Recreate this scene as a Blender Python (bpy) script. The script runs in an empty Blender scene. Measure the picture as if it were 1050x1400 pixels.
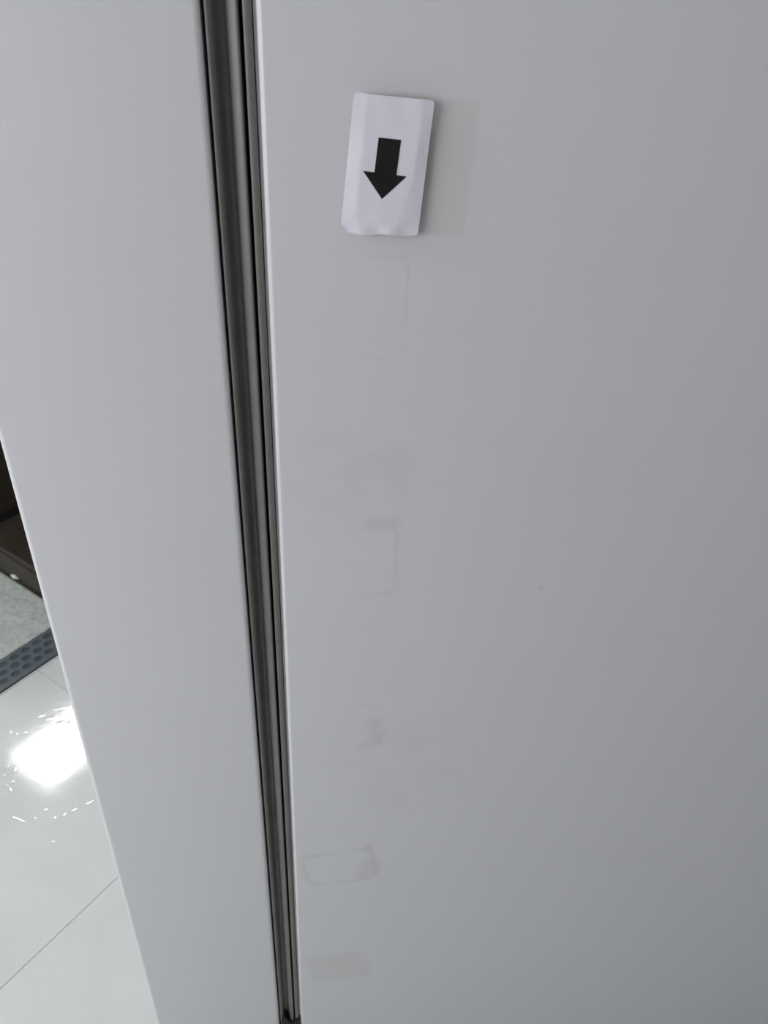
import bpy, bmesh, math, random
from mathutils import Matrix, Vector, noise
random.seed(4)
S = bpy.context.scene
C = S.collection

# ------------------------------------------------------------------ camera
H_CAM, D_CAM = 1.54, 0.58          # lens height over the floor, distance to the cabinet front (y = 0)
cam_data = bpy.data.cameras.new('camera')
cam = bpy.data.objects.new('camera', cam_data); C.objects.link(cam)
M3 = Matrix(((0.99689, 0.007369, -0.07846), (-0.068387, 0.57564, -0.814839), (0.03916, 0.81767, 0.574353)))
# camera x, y, z axes are the columns of M3 (camera -> world)
cam.location = (0, -D_CAM, H_CAM)
cam.matrix_world = Matrix.Translation((0, -D_CAM, H_CAM)) @ M3.to_4x4()
cam_data.sensor_fit = 'VERTICAL'
cam_data.sensor_height = 24.0
cam_data.lens = 24.0 * 1100.0 / 1400.0
cam_data.clip_start = 0.02
cam_data.dof.use_dof = True          # a phone lens: far things a touch soft
cam_data.dof.focus_distance = 0.72
cam_data.dof.aperture_fstop = 11.0
S.camera = cam

# ------------------------------------------------------------------ world, light, exposure
w = bpy.data.worlds.new('world'); S.world = w; w.use_nodes = True
w.node_tree.nodes['Background'].inputs[0].default_value = (0.80, 0.88, 1.0, 1)
w.node_tree.nodes['Background'].inputs[1].default_value = 1.0
S.view_settings.view_transform = 'Standard'
S.view_settings.look = 'None'
S.view_settings.gamma = 1.0
S.view_settings.use_curve_mapping = False
S.view_settings.exposure = 0.36
S.cycles.use_denoising = True
S.cycles.use_light_tree = False
S.cycles.max_bounces = 6
S.cycles.diffuse_bounces = 4

PH = math.radians(51.0)            # the room stands at 51 degrees to the cabinet front
CU, SU = math.cos(PH), math.sin(PH)
def rm(u, v, z=0.0):               # room coordinates -> world
    return Vector((u * CU - v * SU, u * SU + v * CU, z))

U0, U1, V0, V1, ZC = -2.2, 2.0, -2.6, 4.0, 2.7
WIN = dict(v0=-0.1, v1=1.7, z0=1.0, z1=2.35)
WINDOW_POWER = 20.5
LAMP_STRENGTH = 23.0
wl = bpy.data.lights.new('window_daylight', 'AREA')
wl.shape = 'RECTANGLE'; wl.size = WIN['v1'] - WIN['v0']; wl.size_y = WIN['z1'] - WIN['z0']
wl.energy = WINDOW_POWER; wl.color = (0.97, 0.965, 1.0)
wlo = bpy.data.objects.new('window_daylight', wl); C.objects.link(wlo)
wlo.location = rm(U0 - 0.10, (WIN['v0'] + WIN['v1']) / 2, (WIN['z0'] + WIN['z1']) / 2)
wlo.rotation_euler = (math.radians(90), 0, PH - math.radians(90))

# ------------------------------------------------------------------ materials
def mat(name, col, rough=0.5, metal=0.0, spec=0.5, coat=0.0):
    m = bpy.data.materials.new(name); m.use_nodes = True
    b = m.node_tree.nodes['Principled BSDF']
    b.inputs['Base Color'].default_value = (*col, 1)
    b.inputs['Roughness'].default_value = rough
    b.inputs['Metallic'].default_value = metal
    b.inputs['Specular IOR Level'].default_value = spec
    b.inputs['Coat Weight'].default_value = coat
    b.inputs['Coat Roughness'].default_value = 0.05
    return m
def nodes(m): return m.node_tree.nodes, m.node_tree.links, m.node_tree.nodes['Principled BSDF']
def coords(m, kind='Object'):
    N, L, b = nodes(m); t = N.new('ShaderNodeTexCoord'); return t.outputs[kind]
def noise_tex(m, vec, scale, detail=3, rough=0.5, dist=0.0):
    N, L, b = nodes(m); n = N.new('ShaderNodeTexNoise')
    n.inputs['Scale'].default_value = scale; n.inputs['Detail'].default_value = detail
    n.inputs['Roughness'].default_value = rough; n.inputs['Distortion'].default_value = dist
    L.new(vec, n.inputs['Vector']); return n.outputs['Fac']
def ramp(m, fac, stops):
    N, L, b = nodes(m); r = N.new('ShaderNodeValToRGB'); L.new(fac, r.inputs[0])
    e = r.color_ramp.elements
    while len(e) < len(stops): e.new(0.5)
    for el, (p, c) in zip(e, stops): el.position = p; el.color = (*c, 1)
    return r.outputs[0]
def bump(m, h, strength, dist=0.001):
    N, L, b = nodes(m); n = N.new('ShaderNodeBump')
    n.inputs['Strength'].default_value = strength; n.inputs['Distance'].default_value = dist
    L.new(h, n.inputs['Height']); L.new(n.outputs[0], b.inputs['Normal'])
def mth(m, op, a, b_=None, clamp=False):
    N, L, b = nodes(m); n = N.new('ShaderNodeMath'); n.operation = op; n.use_clamp = clamp
    for i, x in enumerate((a, b_)):
        if x is None: continue
        if isinstance(x, (int, float)): n.inputs[i].default_value = x
        else: L.new(x, n.inputs[i])
    return n.outputs[0]
def mixc(m, fac, c1, c2):
    N, L, b = nodes(m); n = N.new('ShaderNodeMix'); n.data_type = 'RGBA'
    L.new(fac, n.inputs['Factor'])
    for k, c in ((6, c1), (7, c2)):
        if isinstance(c, tuple): n.inputs[k].default_value = (*c, 1)
        else: L.new(c, n.inputs[k])
    return n.outputs[2]
def speckled(name, c1, c2, scale, rough, metal=0.0, bmp=0.0, spec=0.5, detail=4):
    m = mat(name, c1, rough, metal, spec); N, L, b = nodes(m)
    f = noise_tex(m, coords(m), scale, detail)
    L.new(ramp(m, f, [(0.3, c1), (0.7, c2)]), b.inputs['Base Color'])
    if bmp: bump(m, f, bmp)
    return m

PANEL = (0.748, 0.744, 0.764)
M_wall = speckled('wall_paint', (0.74, 0.74, 0.73), (0.77, 0.77, 0.76), 30, 0.7, bmp=0.05)
M_ceil = speckled('ceiling_paint', (0.80, 0.80, 0.79), (0.83, 0.83, 0.82), 30, 0.8)
M_base = speckled('skirting_white', (0.70, 0.70, 0.69), (0.74, 0.74, 0.73), 20, 0.4)
M_frame = speckled('window_frame_white', (0.78, 0.78, 0.78), (0.80, 0.80, 0.80), 20, 0.35)
M_grout = speckled('grout', (0.50, 0.51, 0.50), (0.56, 0.57, 0.55), 60, 0.8)
M_panel = speckled('white_lacquer', PANEL, (0.758, 0.754, 0.774), 8, 0.34)
M_carcass = speckled('white_laminate', (0.70, 0.71, 0.72), (0.73, 0.74, 0.75), 8, 0.45)
M_bronze = speckled('bronze_aluminium', (0.198, 0.184, 0.175), (0.22, 0.205, 0.195), 60, 0.5, metal=0.25)
M_rubber = speckled('black_rubber', (0.012, 0.012, 0.013), (0.02, 0.02, 0.022), 90, 0.7, spec=0.3)
M_paper = speckled('white_paper', (0.89, 0.87, 0.955), (0.91, 0.89, 0.97), 120, 0.62, spec=0.35)
M_ink = speckled('black_print', (0.008, 0.008, 0.008), (0.014, 0.013, 0.012), 200, 0.5, spec=0.3)
M_foam = speckled('grey_foam_tape', (0.25, 0.25, 0.26), (0.3, 0.3, 0.31), 120, 0.9)
M_wood = mat('dark_wood', (0.03, 0.024, 0.018), 0.42, spec=0.35)
M_mat_rub = speckled('mat_rubber', (0.115, 0.135, 0.155), (0.135, 0.155, 0.175), 60, 0.55, bmp=0.15, spec=0.35)
M_mat_pit_shade = speckled('mat_rubber_pit_shade', (0.068, 0.088, 0.098), (0.078, 0.098, 0.108), 60, 0.7, spec=0.3)  # darker copy of the mat rubber: dimple shade put into the colour
M_scrap = speckled('scrap_paper', (0.80, 0.78, 0.72), (0.85, 0.83, 0.78), 60, 0.6)

def wood_nodes(m):
    N, L, b = nodes(m)
    mp = N.new('ShaderNodeMapping'); mp.inputs['Scale'].default_value = (3, 3, 40)
    L.new(coords(m), mp.inputs['Vector'])
    f = noise_tex(m, mp.outputs[0], 1.6, 5, 0.6, 0.6)
    L.new(ramp(m, f, [(0.3, (0.030, 0.024, 0.018)), (0.55, (0.046, 0.037, 0.028)), (0.75, (0.060, 0.044, 0.034))]), b.inputs['Base Color'])
    bump(m, f, 0.1)
wood_nodes(M_wood)

def tile_material():
    m = mat('porcelain_tile', (0.70, 0.73, 0.70), 0.075, spec=0.5)
    N, L, b = nodes(m)
    v = coords(m, 'Object')
    f = noise_tex(m, v, 3.2, 6, 0.62, 0.6)
    L.new(ramp(m, f, [(0.28, (0.66, 0.695, 0.685)), (0.5, (0.71, 0.75, 0.742)), (0.72, (0.74, 0.765, 0.762))]), b.inputs['Base Color'])
    # faint polish waves and hairline scratches
    lo = noise_tex(m, v, 16, 2, 0.5)
    hi = noise_tex(m, v, 110, 3, 0.6)
    hs = mth(m, 'ADD', mth(m, 'MULTIPLY', lo, 0.55), mth(m, 'MULTIPLY', hi, 0.18))
    bump(m, hs, 0.2, 0.0012)
    return m
M_tile = tile_material()

def mat_pile():
    m = mat('grey_mat_pile', (0.42, 0.46, 0.44), 0.95, spec=0.1)
    N, L, b = nodes(m); v = coords(m)
    f = noise_tex(m, v, 55, 5, 0.7)
    g = noise_tex(m, v, 420, 2, 0.6)
    s = mth(m, 'ADD', mth(m, 'MULTIPLY', f, 0.7), mth(m, 'MULTIPLY', g, 0.3))
    L.new(ramp(m, s, [(0.33, (0.42, 0.47, 0.44)), (0.52, (0.56, 0.61, 0.58)), (0.68, (0.68, 0.72, 0.69))]), b.inputs['Base Color'])
    bump(m, s, 0.9, 0.004)
    return m
M_pile = mat_pile()

# glue ghosts on the wide door: soft rectangles left behind by old notes and tape
def door_material():
    m = mat('white_lacquer_with_tape_ghosts', PANEL, 0.34)
    N, L, b = nodes(m); v = coords(m)
    base = ramp(m, noise_tex(m, v, 8, 4), [(0.3, PANEL), (0.7, (0.758, 0.754, 0.774))])
    wob = N.new('ShaderNodeTexNoise'); wob.inputs['Scale'].default_value = 38; wob.inputs['Detail'].default_value = 2
    L.new(v, wob.inputs['Vector'])
    patch = noise_tex(m, v, 26, 2, 0.6)
    def vm(op, a, b_=None, out=0):
        n = N.new('ShaderNodeVectorMath'); n.operation = op
        for k, x in enumerate((a, b_)):
            if x is None: continue
            if isinstance(x, tuple): n.inputs[k].default_value = x
            else: L.new(x, n.inputs[k])
        return n.outputs[out]
    centred = vm('SUBTRACT', wob.outputs['Color'], (0.5, 0.5, 0.5))
    wobbled = {}
    def coord(w_):
        w_ = 0.0015 if w_ < 0.003 else 0.006 if w_ < 0.012 else 0.022
        if w_ not in wobbled: wobbled[w_] = vm('ADD', v, vm('MULTIPLY', centred, (w_, 0, w_)))
        return wobbled[w_]
    def sdf(cx, cz, hx, hz, rot, rad, wobble):
        n = N.new('ShaderNodeMapping'); n.vector_type = 'TEXTURE'
        n.inputs['Location'].default_value = (cx, 0, cz); n.inputs['Rotation'].default_value = (0, -math.radians(rot), 0)
        L.new(coord(wobble), n.inputs['Vector'])
        q = vm('SUBTRACT', vm('ABSOLUTE', n.outputs[0]), (hx - rad, 1.0, hz - rad))
        return mth(m, 'SUBTRACT', vm('LENGTH', vm('MAXIMUM', q, (0, 0, 0)), None, 1), rad)
    def smooth(val, a, b_):
        n = N.new('ShaderNodeMapRange'); n.interpolation_type = 'SMOOTHSTEP'
        L.new(val, n.inputs[0]); n.inputs[1].default_value = a; n.inputs[2].default_value = b_
        return n.outputs[0]
    def fill(d, soft): return mth(m, 'SUBTRACT', 1.0, smooth(d, -soft, soft))
    def line(d, wd): return mth(m, 'SUBTRACT', 1.0, smooth(mth(m, 'ABSOLUTE', d), 0.0, wd))
    def patchy(mask, lo=0.38, hi=0.62): return mth(m, 'MULTIPLY', mask, smooth(patch, lo, hi))
    col = base
    def stain(mask, strength, colour):
        nonlocal col
        col = mixc(m, mth(m, 'MULTIPLY', mask, strength), col, colour)
    warm, grey, mauve = (0.60, 0.585, 0.55), (0.50, 0.49, 0.49), (0.56, 0.51, 0.54)
    sx = N.new('ShaderNodeSeparateXYZ'); L.new(v, sx.inputs[0])
    right = smooth(sx.outputs[0], 0.015, 0.058)      # the ghosts fade out towards the grip channel
    def fade(k): return mth(m, 'MULTIPLY', k, right)
    # older position of the arrow card, to the right of it
    stain(fill(sdf(0.0760, 1.4175, 0.0290, 0.0440, -2.5, 0.004, 0.001), 0.0022), 0.30, warm)
    # note ghost under the card
    d = sdf(0.0250, 1.318, 0.0400, 0.0390, -1.0, 0.006, 0.002)
    stain(fade(patchy(line(d, 0.0025), 0.3, 0.6)), 0.16, grey)
    # soft rubbed smudge
    stain(patchy(fill(sdf(0.040, 1.18, 0.050, 0.040, 10, 0.038, 0.02), 0.034)), 0.14, grey)
    # rounded note corner with dark rim
    d = sdf(0.0250, 1.0750, 0.0440, 0.0400, 0.5, 0.009, 0.0015)
    stain(fade(patchy(line(d, 0.0045), 0.25, 0.6)), 0.22, grey)
    stain(fill(sdf(0.056, 1.119, 0.016, 0.007, 0, 0.0065, 0.004), 0.006), 0.24, mauve)
    stain(patchy(fill(sdf(0.056, 1.053, 0.018, 0.016, 0, 0.015, 0.008), 0.014)), 0.16, grey)
    # strip ghost with a mauve blot
    d = sdf(0.024, 0.846, 0.038, 0.034, 1.0, 0.005, 0.004)
    stain(fade(patchy(line(d, 0.005), 0.35, 0.6)), 0.18, grey)
    stain(fill(sdf(0.0590, 0.838, 0.009, 0.020, 8, 0.0085, 0.010), 0.008), 0.24, mauve)
    stain(patchy(line(sdf(0.054, 0.808, 0.012, 0.010, 0, 0.008, 0.010), 0.005)), 0.20, grey)
    stain(patchy(fill(sdf(0.100, 0.77, 0.06, 0.07, 30, 0.055, 0.03), 0.05)), 0.12, mauve)
    # torn tape outline
    d = sdf(0.0210, 0.576, 0.0450, 0.0330, 9.0, 0.014, 0.010)
    stain(patchy(line(d, 0.0075), 0.25, 0.6), 0.26, grey)
    stain(patchy(fill(sdf(0.055, 0.572, 0.012, 0.020, -30, 0.011, 0.008), 0.009), 0.25, 0.55), 0.34, grey)
    stain(fill(sdf(0.0575, 0.6180, 0.005, 0.005, 0, 0.0045, 0.003), 0.004), 0.30, grey)
    # lowest strip of old tape
    d = sdf(0.0215, 0.3180, 0.0440, 0.0380, 9.5, 0.007, 0.005)
    stain(fill(d, 0.006), 0.16, (0.60, 0.54, 0.54)); stain(patchy(fill(d, 0.006), 0.35, 0.6), 0.20, warm)
    # speck
    stain(fill(sdf(0.2117, 1.04, 0.0010, 0.0010, 0, 0.0009, 0), 0.0006), 0.5, (0.3, 0.27, 0.25))
    L.new(col, b.inputs['Base Color'])
    return m
M_door = door_material()

def lamp_mat():
    m = bpy.data.materials.new('lit_diffuser'); m.use_nodes = True
    b = m.node_tree.nodes['Principled BSDF']
    b.inputs['Base Color'].default_value = (0.9, 0.9, 0.9, 1)
    b.inputs['Emission Color'].default_value = (1.0, 0.985, 0.95, 1)
    b.inputs['Emission Strength'].default_value = LAMP_STRENGTH
    return m
M_lamp = lamp_mat()
def glass_mat():
    m = mat('window_glass', (1, 1, 1), 0.02); b = m.node_tree.nodes['Principled BSDF']
    b.inputs['Transmission Weight'].default_value = 1.0; b.inputs['IOR'].default_value = 1.02
    return m
M_glass = glass_mat()

# ------------------------------------------------------------------ mesh helpers
def link(name, bm, m, parent=None, smooth=False, angle=40):
    me = bpy.data.meshes.new(name)
    bmesh.ops.recalc_face_normals(bm, faces=bm.faces)
    bm.to_mesh(me); bm.free()
    me.materials.append(m)
    if smooth:
        for p in me.polygons: p.use_smooth = True
        me.set_sharp_from_angle(angle=math.radians(angle))
    o = bpy.data.objects.new(name, me); C.objects.link(o)
    if parent: o.parent = parent
    return o
def tag(o, label, cat, group=None):
    o['label'] = label; o['category'] = cat
    if group: o['group'] = group
    return o
def struct(o): o['kind'] = 'structure'; return o
def empty(name, loc):
    o = bpy.data.objects.new(name, None); C.objects.link(o); o.location = loc; o.empty_display_size = 0.05
    return o
def adopt(o, parent):              # keep world place: parts are built in world space
    o.parent = parent; o.matrix_parent_inverse = Matrix.Translation(-parent.location); return o
def prism(bm, pts, z0, z1):        # closed outline in x, y, extruded in z
    lo = [bm.verts.new((x, y, z0)) for x, y in pts]; hi = [bm.verts.new((x, y, z1)) for x, y in pts]
    n = len(pts)
    for i in range(n): bm.faces.new((lo[i], lo[(i + 1) % n], hi[(i + 1) % n], hi[i]))
    bm.faces.new(lo[::-1]); bm.faces.new(hi)
def rbox(bm, u0, u1, v0, v1, z0, z1, bev=0.0, seg=2):   # box on room axes
    vs = [bm.verts.new(rm(u, v, z)) for z in (z0, z1) for u, v in ((u0, v0), (u1, v0), (u1, v1), (u0, v1))]
    fs = [bm.faces.new([vs[i] for i in q]) for q in ((3, 2, 1, 0), (4, 5, 6, 7), (0, 1, 5, 4), (1, 2, 6, 5), (2, 3, 7, 6), (3, 0, 4, 7))]
    if bev:
        es = list({e for f in fs for e in f.edges})
        bmesh.ops.bevel(bm, geom=es, offset=bev, segments=seg, affect='EDGES', profile=0.5)
def wbox(bm, x0, x1, y0, y1, z0, z1, bev=0.0, seg=2):
    vs = [bm.verts.new((x, y, z)) for z in (z0, z1) for x, y in ((x0, y0), (x1, y0), (x1, y1), (x0, y1))]
    fs = [bm.faces.new([vs[i] for i in q]) for q in ((3, 2, 1, 0), (4, 5, 6, 7), (0, 1, 5, 4), (1, 2, 6, 5), (2, 3, 7, 6), (3, 0, 4, 7))]
    if bev:
        es = list({e for f in fs for e in f.edges})
        bmesh.ops.bevel(bm, geom=es, offset=bev, segments=seg, affect='EDGES', profile=0.5)

# ------------------------------------------------------------------ the setting
bm = bmesh.new(); rbox(bm, U0, U1, V0, V1, -0.06, -0.0016)
floor = struct(link('floor', bm, M_grout))
T = 0.6; TU, TV = 0.26, 0.536      # joints run through these lines
gap = 0.0006
tmesh = None
k0u, k1u = math.floor((U0 - TU) / T), math.ceil((U1 - TU) / T)
k0v, k1v = math.floor((V0 - TV) / T), math.ceil((V1 - TV) / T)
def tile_mesh(a0, a1, b0, b1):
    bm = bmesh.new()
    vs = [bm.verts.new((u, v, z)) for z in (-0.0020, 0.0) for u, v in ((a0, b0), (a1, b0), (a1, b1), (a0, b1))]
    for q in ((3, 2, 1, 0), (4, 5, 6, 7), (0, 1, 5, 4), (1, 2, 6, 5), (2, 3, 7, 6), (3, 0, 4, 7)): bm.faces.new([vs[i] for i in q])
    top = [e for e in bm.edges if all(v.co.z > -0.001 for v in e.verts)]
    bmesh.ops.bevel(bm, geom=top, offset=0.0005, segments=1, affect='EDGES')
    me = bpy.data.meshes.new('tile'); bm.to_mesh(me); bm.free(); me.materials.append(M_tile); return me
cache = {}
for i in range(k0u, k1u):
    for j in range(k0v, k1v):
        u0, v0 = TU + i * T, TV + j * T
        a0, a1 = max(u0 + gap, U0) - u0, min(u0 + T - gap, U1) - u0
        b0, b1 = max(v0 + gap, V0) - v0, min(v0 + T - gap, V1) - v0
        if a1 - a0 < 0.02 or b1 - b0 < 0.02: continue
        key = tuple(round(q, 4) for q in (a0, a1, b0, b1))
        if key not in cache: cache[key] = tile_mesh(*key)
        o = bpy.data.objects.new('tile', cache[key]); C.objects.link(o)
        o.location = rm(u0, v0, 0.0); o.rotation_euler = (0, 0, PH); o.parent = floor

bm = bmesh.new(); rbox(bm, U0 - 0.15, U1 + 0.15, V0 - 0.15, V1 + 0.15, ZC, ZC + 0.12)
struct(link('ceiling', bm, M_ceil))
bm = bmesh.new(); rbox(bm, U1, U1 + 0.15, V0, V1, -0.06, ZC); struct(link('wall_right', bm, M_wall))
bm = bmesh.new(); rbox(bm, U0 - 0.15, U1 + 0.15, V1, V1 + 0.15, -0.06, ZC); struct(link('wall_back', bm, M_wall))
bm = bmesh.new(); rbox(bm, U0 - 0.15, U1 + 0.15, V0 - 0.15, V0, -0.06, ZC); struct(link('wall_front', bm, M_wall))
bm = bmesh.new()
rbox(bm, U0 - 0.15, U0, V0, WIN['v0'], -0.06, ZC); rbox(bm, U0 - 0.15, U0, WIN['v1'], V1, -0.06, ZC)
rbox(bm, U0 - 0.15, U0, WIN['v0'], WIN['v1'], -0.06, WIN['z0']); rbox(bm, U0 - 0.15, U0, WIN['v0'], WIN['v1'], WIN['z1'], ZC)
struct(link('wall_left', bm, M_wall))
for nm, q in (('baseboard_right', (U1 - 0.012, U1, V0 + 0.012, V1 - 0.012)), ('baseboard_back', (U0 + 0.012, U1 - 0.012, V1 - 0.012, V1)),
              ('baseboard_front', (U0 + 0.012, U1 - 0.012, V0, V0 + 0.012)), ('baseboard_left', (U0, U0 + 0.012, V0 + 0.012, V1 - 0.012))):
    bm = bmesh.new(); rbox(bm, *q, 0.0, 0.08); struct(link(nm, bm, M_base))
win = struct(empty('window_1', rm(U0 - 0.05, (WIN['v0'] + WIN['v1']) / 2, WIN['z0'])))
vm = (WIN['v0'] + WIN['v1']) / 2
bm = bmesh.new()
for a, b_ in ((WIN['v0'], WIN['v0'] + 0.05), (vm - 0.03, vm + 0.03), (WIN['v1'] - 0.05, WIN['v1'])):
    rbox(bm, U0 - 0.08, U0 - 0.03, a, b_, WIN['z0'], WIN['z1'])
for a, b_ in ((WIN['z0'], WIN['z0'] + 0.05), (WIN['z1'] - 0.05, WIN['z1'])):
    rbox(bm, U0 - 0.08, U0 - 0.03, WIN['v0'], WIN['v1'], a, b_)
adopt(link('window_frame', bm, M_frame), win)

# ------------------------------------------------------------------ ceiling lamps
def ceiling_lamp(uc, vc, label):
    e = empty('ceiling_lamp', rm(uc, vc, ZC - 0.05))
    tag(e, label, 'lamp', 'ceiling panel lamps')
    bm = bmesh.new()
    hu, hv, t = 0.31, 0.205, 0.012
    for q in ((-hu, hu, -hv, -hv + t), (-hu, hu, hv - t, hv), (-hu, -hu + t, -hv, hv), (hu - t, hu, -hv, hv)):
        rbox(bm, uc + q[0], uc + q[1], vc + q[2], vc + q[3], ZC - 0.05, ZC)
    adopt(link('lamp_frame', bm, M_frame), e)
    bm = bmesh.new(); rbox(bm, uc - hu + t, uc + hu - t, vc - hv + t, vc + hv - t, ZC - 0.045, ZC - 0.01)
    adopt(link('lamp_diffuser', bm, M_lamp), e)
ceiling_lamp(1.23, 3.05, 'lit rectangular ceiling lamp mirrored in the floor beside the mat')
ceiling_lamp(-1.41, 1.43, 'unseen ceiling lamp added nearest the window to light the door edges')  # added out of view, grazes the door edges and brightens the floor

# ------------------------------------------------------------------ white cabinet
XE0 = -0.2578                       # free left edge of the narrow door
XA = -0.0710                        # narrow door ends, grip channel begins
XB = -0.0330                        # flat face of the wide door begins
XR = 0.90
ZB, ZT = 0.025, 2.02
cab = tag(empty('tall_cabinet', (0.3, 0.3, 0.0)),
          'tall white cabinet with a dark metal grip channel between its two doors', 'cabinet')
def arc(cx, cy, rx, ry, a0, a1, n):
    return [(cx + rx * math.cos(math.radians(a0 + (a1 - a0) * i / n)), cy + ry * math.sin(math.radians(a0 + (a1 - a0) * i / n))) for i in range(n + 1)]
# narrow door
rl, rr = 0.0060, 0.0050
pts = arc(XE0 + rl, rl, rl, rl, 180, 270, 10) + arc(XA - rr, rr * 0.55, rr, rr * 0.55, 270, 360, 10) + [(XA, 0.022), (XE0, 0.022)]
bm = bmesh.new(); prism(bm, pts, ZB, ZT)
o = adopt(link('narrow_door', bm, M_panel, smooth=True), cab); o['label'] = 'narrow white door left of the grip channel'
# wide door
rx, ry = 0.0066, 0.0072
pts = [(XB - rx, 0.0095), (XB - rx + 0.0003, 0.0072), (XB - 0.0043, 0.0068), (XB - 0.0040, 0.0060)] + arc(XB, 0.0040, 0.0040, 0.0040, 180, 270, 12) + arc(XR - 0.005, 0.005, 0.005, 0.005, 270, 360, 6) + [(XR, 0.022), (XB - rx, 0.022)]
bm = bmesh.new(); prism(bm, pts, ZB, ZT)
o = adopt(link('wide_door', bm, M_door, smooth=True), cab); o['label'] = 'wide white door with faint ghosts of old tape'
# carcass behind the doors
bm = bmesh.new(); wbox(bm, XE0 + 0.004, XR - 0.004, 0.032, 0.60, ZB, ZT, 0.001)
adopt(link('carcass', bm, M_carcass), cab)
bm = bmesh.new(); wbox(bm, XE0 + 0.03, XR - 0.03, 0.06, 0.58, 0.0, ZB)
adopt(link('plinth', bm, M_rubber), cab)
# grip channel: hollow pull on the left, slotted rib on the right (millimetres from XA)
mm = 0.001
def cx(p): return [(XA + a * mm, b_ * mm) for a, b_ in p]
ch_z0 = 0.135
grip = [(2.3, 24), (2.3, 3.6), (2.5, 2.8), (2.9, 2.3), (3.6, 2.1), (4.6, 2.3), (5.6, 3.0), (6.5, 4.2), (7.2, 6.0), (7.8, 8.4), (8.6, 11.0),
        (9.8, 12.9), (11.3, 13.8), (13.0, 13.8), (14.3, 12.8), (14.9, 11.0), (15.3, 9.0), (16.0, 7.2), (17.4, 5.7), (19.2, 4.5), (20.8, 3.7), (21.8, 3.4), (22.5, 3.6), (22.9, 4.3), (22.9, 24)]
bm = bmesh.new(); prism(bm, cx(grip), ch_z0, ZT)
adopt(link('grip_channel', bm, M_bronze, smooth=True, angle=60), cab)
rib = [(25.4, 24), (25.4, 4.4), (25.7, 3.6), (26.5, 3.2), (28.4, 3.2), (30.2, 3.5), (30.8, 4.0), (31.0, 4.8), (31.0, 24)]
bm = bmesh.new(); prism(bm, cx(rib), ch_z0, ZT)
adopt(link('channel_rib', bm, M_bronze, smooth=True, angle=60), cab)
bm = bmesh.new(); wbox(bm, XA + 0.0001, XB - rx - 0.0001, 0.0245, 0.0318, ZB, ZT)
adopt(link('channel_backing', bm, M_rubber), cab)
# torn black rubber plug closing the foot of the channel
cap = [(-0.0688, 0.025), (-0.0676, 0.150), (-0.0655, 0.1575), (-0.0623, 0.1700), (-0.0606, 0.1625), (-0.0585, 0.1560), (-0.0532, 0.1475), (-0.0490, 0.1440),
       (-0.0468, 0.1470), (-0.0454, 0.1530), (-0.0430, 0.1560), (-0.0415, 0.1535), (-0.0385, 0.1552), (-0.0402, 0.025)]
bm = bmesh.new()
fr = [bm.verts.new((x, 0.0006, z)) for x, z in cap]; bk = [bm.verts.new((x, 0.0240, z)) for x, z in cap]
bm.faces.new(fr); bm.faces.new(bk[::-1])
for i in range(len(cap)):
    j = (i + 1) % len(cap); bm.faces.new((fr[i], bk[i], bk[j], fr[j]))
o = adopt(link('channel_end_plug', bm, M_rubber), cab); o['label'] = 'torn black rubber end plug'

# ------------------------------------------------------------------ arrow card
card = tag(empty('arrow_card', (0.0459, -0.004, 1.3740)), 'creased white paper card with a black down arrow on the wide door', 'sign')
P = [(0.0151, 1.3747), (0.0699, 1.3737), (0.0754, 1.4601), (0.0232, 1.4632)]    # bottom left, bottom right, top right, top left
def bil(s, t):
    x = (P[0][0] * (1 - s) + P[1][0] * s) * (1 - t) + (P[3][0] * (1 - s) + P[2][0] * s) * t
    z = (P[0][1] * (1 - s) + P[1][1] * s) * (1 - t) + (P[3][1] * (1 - s) + P[2][1] * s) * t
    return x, z
def sm(a, b_, x):
    q = min(1, max(0, (x - a) / (b_ - a))); return q * q * (3 - 2 * q)
def card_y(s, t):
    sl = 0.17 + 0.06 * sm(0.25, 0.0, t)
    sr = 0.86 - 0.16 * sm(0.5, 0.0, t)
    y = -0.0070
    y += 0.0016 * max(0, (sl - s) / sl) * (0.55 + 0.45 * sm(1.0, 0.6, t))
    y += 0.0016 * max(0, (s - sr) / (1 - sr)) * (0.6 + 0.4 * sm(1.0, 0.5, t))
    y += 0.0007 * sm(0.06, 0.0, t) + 0.0006 * sm(0.95, 1.0, t)
    inside = sm(0.30, 0.22, s) + sm(0.70, 0.78, s) + sm(0.30, 0.22, t) + sm(0.74, 0.84, t)
    y += 0.00035 * min(1, inside) * noise.noise((s * 4.1, t * 6.3, 1.7))
    y += 0.0005 * sm(0.12, 0.0, t) * math.sin(s * 17.0)
    y -= 0.0011 * sm(0.06, 0.0, s + (1 - t) * 0.6) * 0.3
    return y
NS, NT = 36, 56
bm = bmesh.new(); F = {}; B = {}
TH = 0.0006
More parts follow.
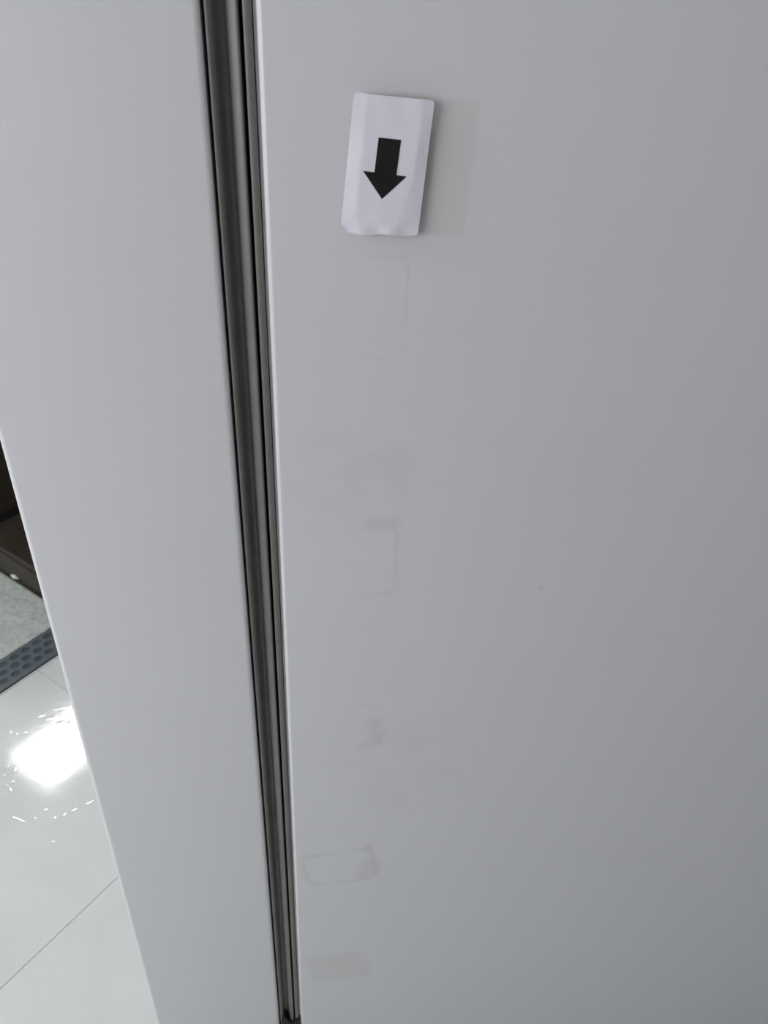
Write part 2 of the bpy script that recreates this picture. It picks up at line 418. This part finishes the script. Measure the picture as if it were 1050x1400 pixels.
for i in range(NS + 1):
    for j in range(NT + 1):
        s, t = i / NS, j / NT
        # round three corners, cut the torn lower left one
        ss, tt = s, t
        for cs, ct, r in ((0, 1, 0.045), (1, 1, 0.05), (1, 0, 0.05)):
            ds, dt = abs(s - cs), abs(t - ct) * 1.62
            if ds < r and dt < r:
                ex, ey = r - ds, r - dt; l = max(ex, ey); n = math.hypot(ex, ey)
                if n > 1e-6:
                    k = l / n; ds2, dt2 = r - ex * k, r - ey * k
                    ss = ds2 if cs == 0 else 1 - ds2; tt = dt2 / 1.62 if ct == 0 else 1 - dt2 / 1.62
        ds, dt = ss, tt * 1.62
        if ds + dt < 0.11 and ds < 0.12 and dt < 0.12:
            k = (0.11 - (ds + dt)) / 2; ss += k; tt += k / 1.62
        tt += 0.006 * sm(0.08, 0, tt) * math.sin(ss * 13 + 0.5)
        x, z = bil(ss, tt)
        y = card_y(ss, tt)
        F[i, j] = bm.verts.new((x, y, z)); B[i, j] = bm.verts.new((x, y + TH, z))
for i in range(NS):
    for j in range(NT):
        bm.faces.new((F[i, j], F[i + 1, j], F[i + 1, j + 1], F[i, j + 1])); bm.faces.new((B[i, j], B[i, j + 1], B[i + 1, j + 1], B[i + 1, j]))
ring = [(i, 0) for i in range(NS)] + [(NS, j) for j in range(NT)] + [(i, NT) for i in range(NS, 0, -1)] + [(0, j) for j in range(NT, 0, -1)]
for a, b_ in zip(ring, ring[1:] + ring[:1]): bm.faces.new((F[a], B[a], B[b_], F[b_]))
adopt(link('paper_front', bm, M_paper, smooth=True, angle=50), card)
# adhesive pad that holds it off the door
bm = bmesh.new()
q = [bil(0.20, 0.14), bil(0.80, 0.14), bil(0.80, 0.88), bil(0.20, 0.88)]
a = [bm.verts.new((x, -0.0044, z)) for x, z in q]; b2 = [bm.verts.new((x, 0.0, z)) for x, z in q]
bm.faces.new(a); bm.faces.new(b2[::-1])
for i in range(4): bm.faces.new((a[i], b2[i], b2[(i + 1) % 4], a[(i + 1) % 4]))
adopt(link('adhesive_pad', bm, M_foam), card)
AR = [(0.0398, 1.4374), (0.0547, 1.4363), (0.0526, 1.4143), (0.0596, 1.4136), (0.0434, 1.3986), (0.0301, 1.4164), (0.0377, 1.4158)]
bm = bmesh.new()
a = [bm.verts.new((x, -0.00722, z)) for x, z in AR]; b2 = [bm.verts.new((x, -0.0069, z)) for x, z in AR]
bm.faces.new(a); bm.faces.new(b2[::-1])
for i in range(7): bm.faces.new((a[i], b2[i], b2[(i + 1) % 7], a[(i + 1) % 7]))
o = adopt(link('down_arrow', bm, M_ink), card); o['label'] = 'printed black arrow pointing down'

# ------------------------------------------------------------------ doormat
MU0, MU1, MV0, MV1 = -0.50, 0.425, 1.142, 1.80
dm = tag(empty('doormat', rm((MU0 + MU1) / 2, (MV0 + MV1) / 2, 0)), 'grey pile doormat with a dark dimpled rubber border', 'mat')
BW = 0.096; BH = 0.007
bm = bmesh.new(); rbox(bm, MU0, MU1, MV0, MV1, 0.0, 0.0035)
adopt(link('backing', bm, M_mat_rub), dm)
bm = bmesh.new(); mats_pit = []
cell_u, cell_v = 0.0330, 0.0265
nseg = 16
def cell(u0, u1, v0, v1, hole=True):
    uc, vc = (u0 + u1) / 2, (v0 + v1) / 2; hu, hv = (u1 - u0) / 2, (v1 - v0) / 2
    out = []; inn = []; low = []
    for k in range(nseg):
        a_ = 2 * math.pi * k / nseg; c, s = math.cos(a_), math.sin(a_)
        m_ = max(abs(c), abs(s))
        out.append(bm.verts.new(rm(uc + hu * c / m_, vc + hv * s / m_, BH)))
        if hole:
            inn.append(bm.verts.new(rm(uc + 0.0118 * c, vc + 0.0088 * s, BH)))
            low.append(bm.verts.new(rm(uc + 0.0110 * c, vc + 0.0080 * s, BH - 0.0020)))
    if not hole: bm.faces.new(out); return
    for k in range(nseg):
        j = (k + 1) % nseg
        bm.faces.new((out[k], out[j], inn[j], inn[k]))
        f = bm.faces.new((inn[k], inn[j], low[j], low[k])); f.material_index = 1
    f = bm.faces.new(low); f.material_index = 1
e0 = 0.009
for r in range(3):
    v0 = MV0 + e0 + r * cell_v
    off = (cell_u / 2 if r % 2 else 0.0) + 0.006
    u = MU0 + off - cell_u
    while u < MU1:
        a0, a1 = max(u, MU0), min(u + cell_u, MU1)
        if a1 - a0 > 0.001: cell(a0, a1, v0, v0 + cell_v, hole=a1 - a0 > cell_u * 0.95)
        u += cell_u
# sloping outer lip, inner strip and outer walls
def quad(*ps): bm.faces.new([bm.verts.new(rm(*p)) for p in ps])
vi = MV0 + e0 + 3 * cell_v
quad((MU0, MV0, 0.0062), (MU1, MV0, 0.0062), (MU1, MV0 + e0, BH), (MU0, MV0 + e0, BH))
quad((MU0, MV0, 0.0), (MU1, MV0, 0.0), (MU1, MV0, 0.0062), (MU0, MV0, 0.0062))
quad((MU0, vi, BH), (MU1, vi, BH), (MU1, MV0 + BW, BH), (MU0, MV0 + BW, BH))
quad((MU1, MV0, 0), (MU1, MV0 + BW, 0), (MU1, MV0 + BW, BH), (MU1, MV0 + e0, BH), (MU1, MV0, 0.0062))
quad((MU0, MV0, 0), (MU0, MV0, 0.0062), (MU0, MV0 + e0, BH), (MU0, MV0 + BW, BH), (MU0, MV0 + BW, 0))
bmesh.ops.remove_doubles(bm, verts=bm.verts, dist=0.00002)
o = link('rubber_border', bm, M_mat_rub); o.data.materials.append(M_mat_pit_shade); adopt(o, dm)
o['label'] = 'dark rubber border with oval dimples'
# pile, with a ragged edge towards the border
bm = bmesh.new()
nu, nv = 190, 110; G = {}
pv0 = MV0 + BW - 0.002
for i in range(nu + 1):
    for j in range(nv + 1):
        u = MU0 + (MU1 - MU0) * i / nu; v = pv0 + (MV1 - pv0) * j / nv
        if j == 0: v += 0.004 * noise.noise((u * 90, 3.1, 0)) + 0.003 * noise.noise((u * 260, 7.1, 0))
        z = 0.0095 + 0.0016 * noise.noise((u * 60, v * 60, 0.3)) + 0.0012 * noise.noise((u * 170, v * 170, 5.3))
        if j == 0: z = 0.0065
        G[i, j] = bm.verts.new(rm(u, v, z))
for i in range(nu):
    for j in range(nv): bm.faces.new((G[i, j], G[i + 1, j], G[i + 1, j + 1], G[i, j + 1]))
adopt(link('pile', bm, M_pile, smooth=True, angle=80), dm)

# ------------------------------------------------------------------ dark stepped furniture behind the mat
dk = tag(empty('dark_bench', rm(0.9, 1.4, 0)), 'dark brown low bench with a stepped base, beyond the doormat', 'bench')
SU0 = 0.432
bm = bmesh.new(); rbox(bm, SU0, 1.50, 0.90, 2.55, 0.0, 0.092, 0.004); adopt(link('step_base', bm, M_wood), dk)
bm = bmesh.new(); rbox(bm, SU0 + 0.014, 1.50, 0.91, 2.55, 0.092, 0.104); adopt(link('shadow_groove', bm, M_rubber), dk)
bm = bmesh.new(); rbox(bm, SU0 - 0.004, 1.50, 0.90, 2.55, 0.104, 0.122, 0.003); adopt(link('step_board', bm, M_wood), dk)
bm = bmesh.new(); rbox(bm, SU0 + 0.02, 1.48, 1.602, 2.52, 0.122, 0.148); adopt(link('upright_plinth', bm, M_rubber), dk)
bm = bmesh.new(); rbox(bm, SU0 + 0.012, 1.49, 1.594, 2.54, 0.148, 0.66, 0.005); adopt(link('upright_body', bm, M_wood), dk)
bm = bmesh.new(); rbox(bm, SU0 + 0.002, 1.50, 1.584, 2.55, 0.66, 0.69, 0.005); adopt(link('seat_board', bm, M_wood), dk)

# white scrap stuck to the base
bm = bmesh.new()
bmesh.ops.create_icosphere(bm, subdivisions=3, radius=1.0)
for v in bm.verts:
    k = 1 + 0.55 * noise.noise(v.co * 1.4) + 0.15 * noise.noise(v.co * 4.3)
    v.co = Vector((v.co.x * 0.006 * k, v.co.y * 0.014 * k, v.co.z * 0.0055 * k - 0.25 * abs(v.co.y) * 0.01))
sc = link('paper_scrap', bm, M_scrap, smooth=True)
sc.location = rm(SU0 - 0.004, 1.468, 0.030); sc.rotation_euler = (0, 0, PH)
tag(sc, 'small crumpled white scrap at the foot of the dark bench', 'scrap')

# ------------------------------------------------------------------ water drops beside the mat
DROPS = [(0.02, 0.778, 0.0054, 0.0037, -2), (-0.018, 0.702, 0.0045, 0.0035, -2), (-0.123, 0.64, 0.0038, 0.0033, 20), (-0.027, 0.803, 0.016, 0.0024, -26), (-0.007, 0.779, 0.0038, 0.0036, 77), (0.02, 0.746, 0.0038, 0.0027, -2), (0.036, 0.736, 0.0046, 0.0037, -2), (0.088, 0.717, 0.0072, 0.003, 30), (0.057, 0.729, 0.0056, 0.0029, 30), (0.006, 0.882, 0.0073, 0.0028, -52), (0.019, 0.896, 0.0057, 0.0043, 39), (0.041, 0.919, 0.0083, 0.0046, 90), (0.036, 0.942, 0.0058, 0.0033, 25), (0.02, 0.927, 0.0032, 0.0031, -2), (0.007, 0.899, 0.0039, 0.003, -2), (0.182, 0.981, 0.0081, 0.0048, 11), (0.188, 0.951, 0.0088, 0.0048, 18), (0.2, 0.934, 0.0065, 0.0047, 11), (0.175, 1.005, 0.0064, 0.0037, 19), (0.217, 0.987, 0.0164, 0.0031, 14), (0.105, 1.004, 0.0047, 0.0032, 81), (0.12, 0.995, 0.0067, 0.0034, -2), (0.102, 1.022, 0.0057, 0.0025, 106)]
bm = bmesh.new()
rings, seg = 5, 20
ctr = bm.verts.new((0, 0, 1.0)); prev = None
for r in range(1, rings + 1):
    q = r / rings
    cur = [bm.verts.new((q * math.cos(2 * math.pi * k / seg), q * math.sin(2 * math.pi * k / seg), 1.0 - q * q)) for k in range(seg)]
    for k in range(seg):
        j = (k + 1) % seg
        if prev is None: bm.faces.new((ctr, cur[k], cur[j]))
        else: bm.faces.new((prev[k], cur[k], cur[j], prev[j]))
    prev = cur
bm.faces.new(prev[::-1])
M_water = mat('water_film', (0.72, 0.745, 0.72), 0.02, spec=0.5)
d0 = None
for k, (u, v, a_, b_, ang) in enumerate(DROPS):
    if d0 is None: d = d0 = link('water_drop', bm, M_water, smooth=True, angle=60)
    else: d = d0.copy(); C.objects.link(d)
    p = rm(u, v, 0.0)
    half = ((cam.location - p).normalized() + (rm(1.23, 3.05, ZC) - p).normalized()).normalized()
    tilt = math.acos(half.z)                              # curvature shaped per drop so it glints the lamp at the camera
    d.location = rm(u, v, 0.0001); d.rotation_euler = (0, 0, math.radians(ang))
    d.scale = (a_ * 1.3, b_ * 1.3, b_ * 1.3 * 0.9 * tilt)
    if k == 2: lb = 'lone small water drop nearest the diagonal tile joint'
    elif k == 3: lb = 'long thin water streak below the lamp reflection, at its left'
    elif k == 19: lb = 'long thin water streak between the lamp reflection and the doormat'
    elif k < 9: lb = 'small water drop on the tiles just below the lamp reflection'
    elif k < 15: lb = 'small water drop on the tiles just left of the lamp reflection'
    else: lb = 'small water drop between the lamp reflection and the doormat'
    tag(d, lb, 'drop', 'water drops on the floor')
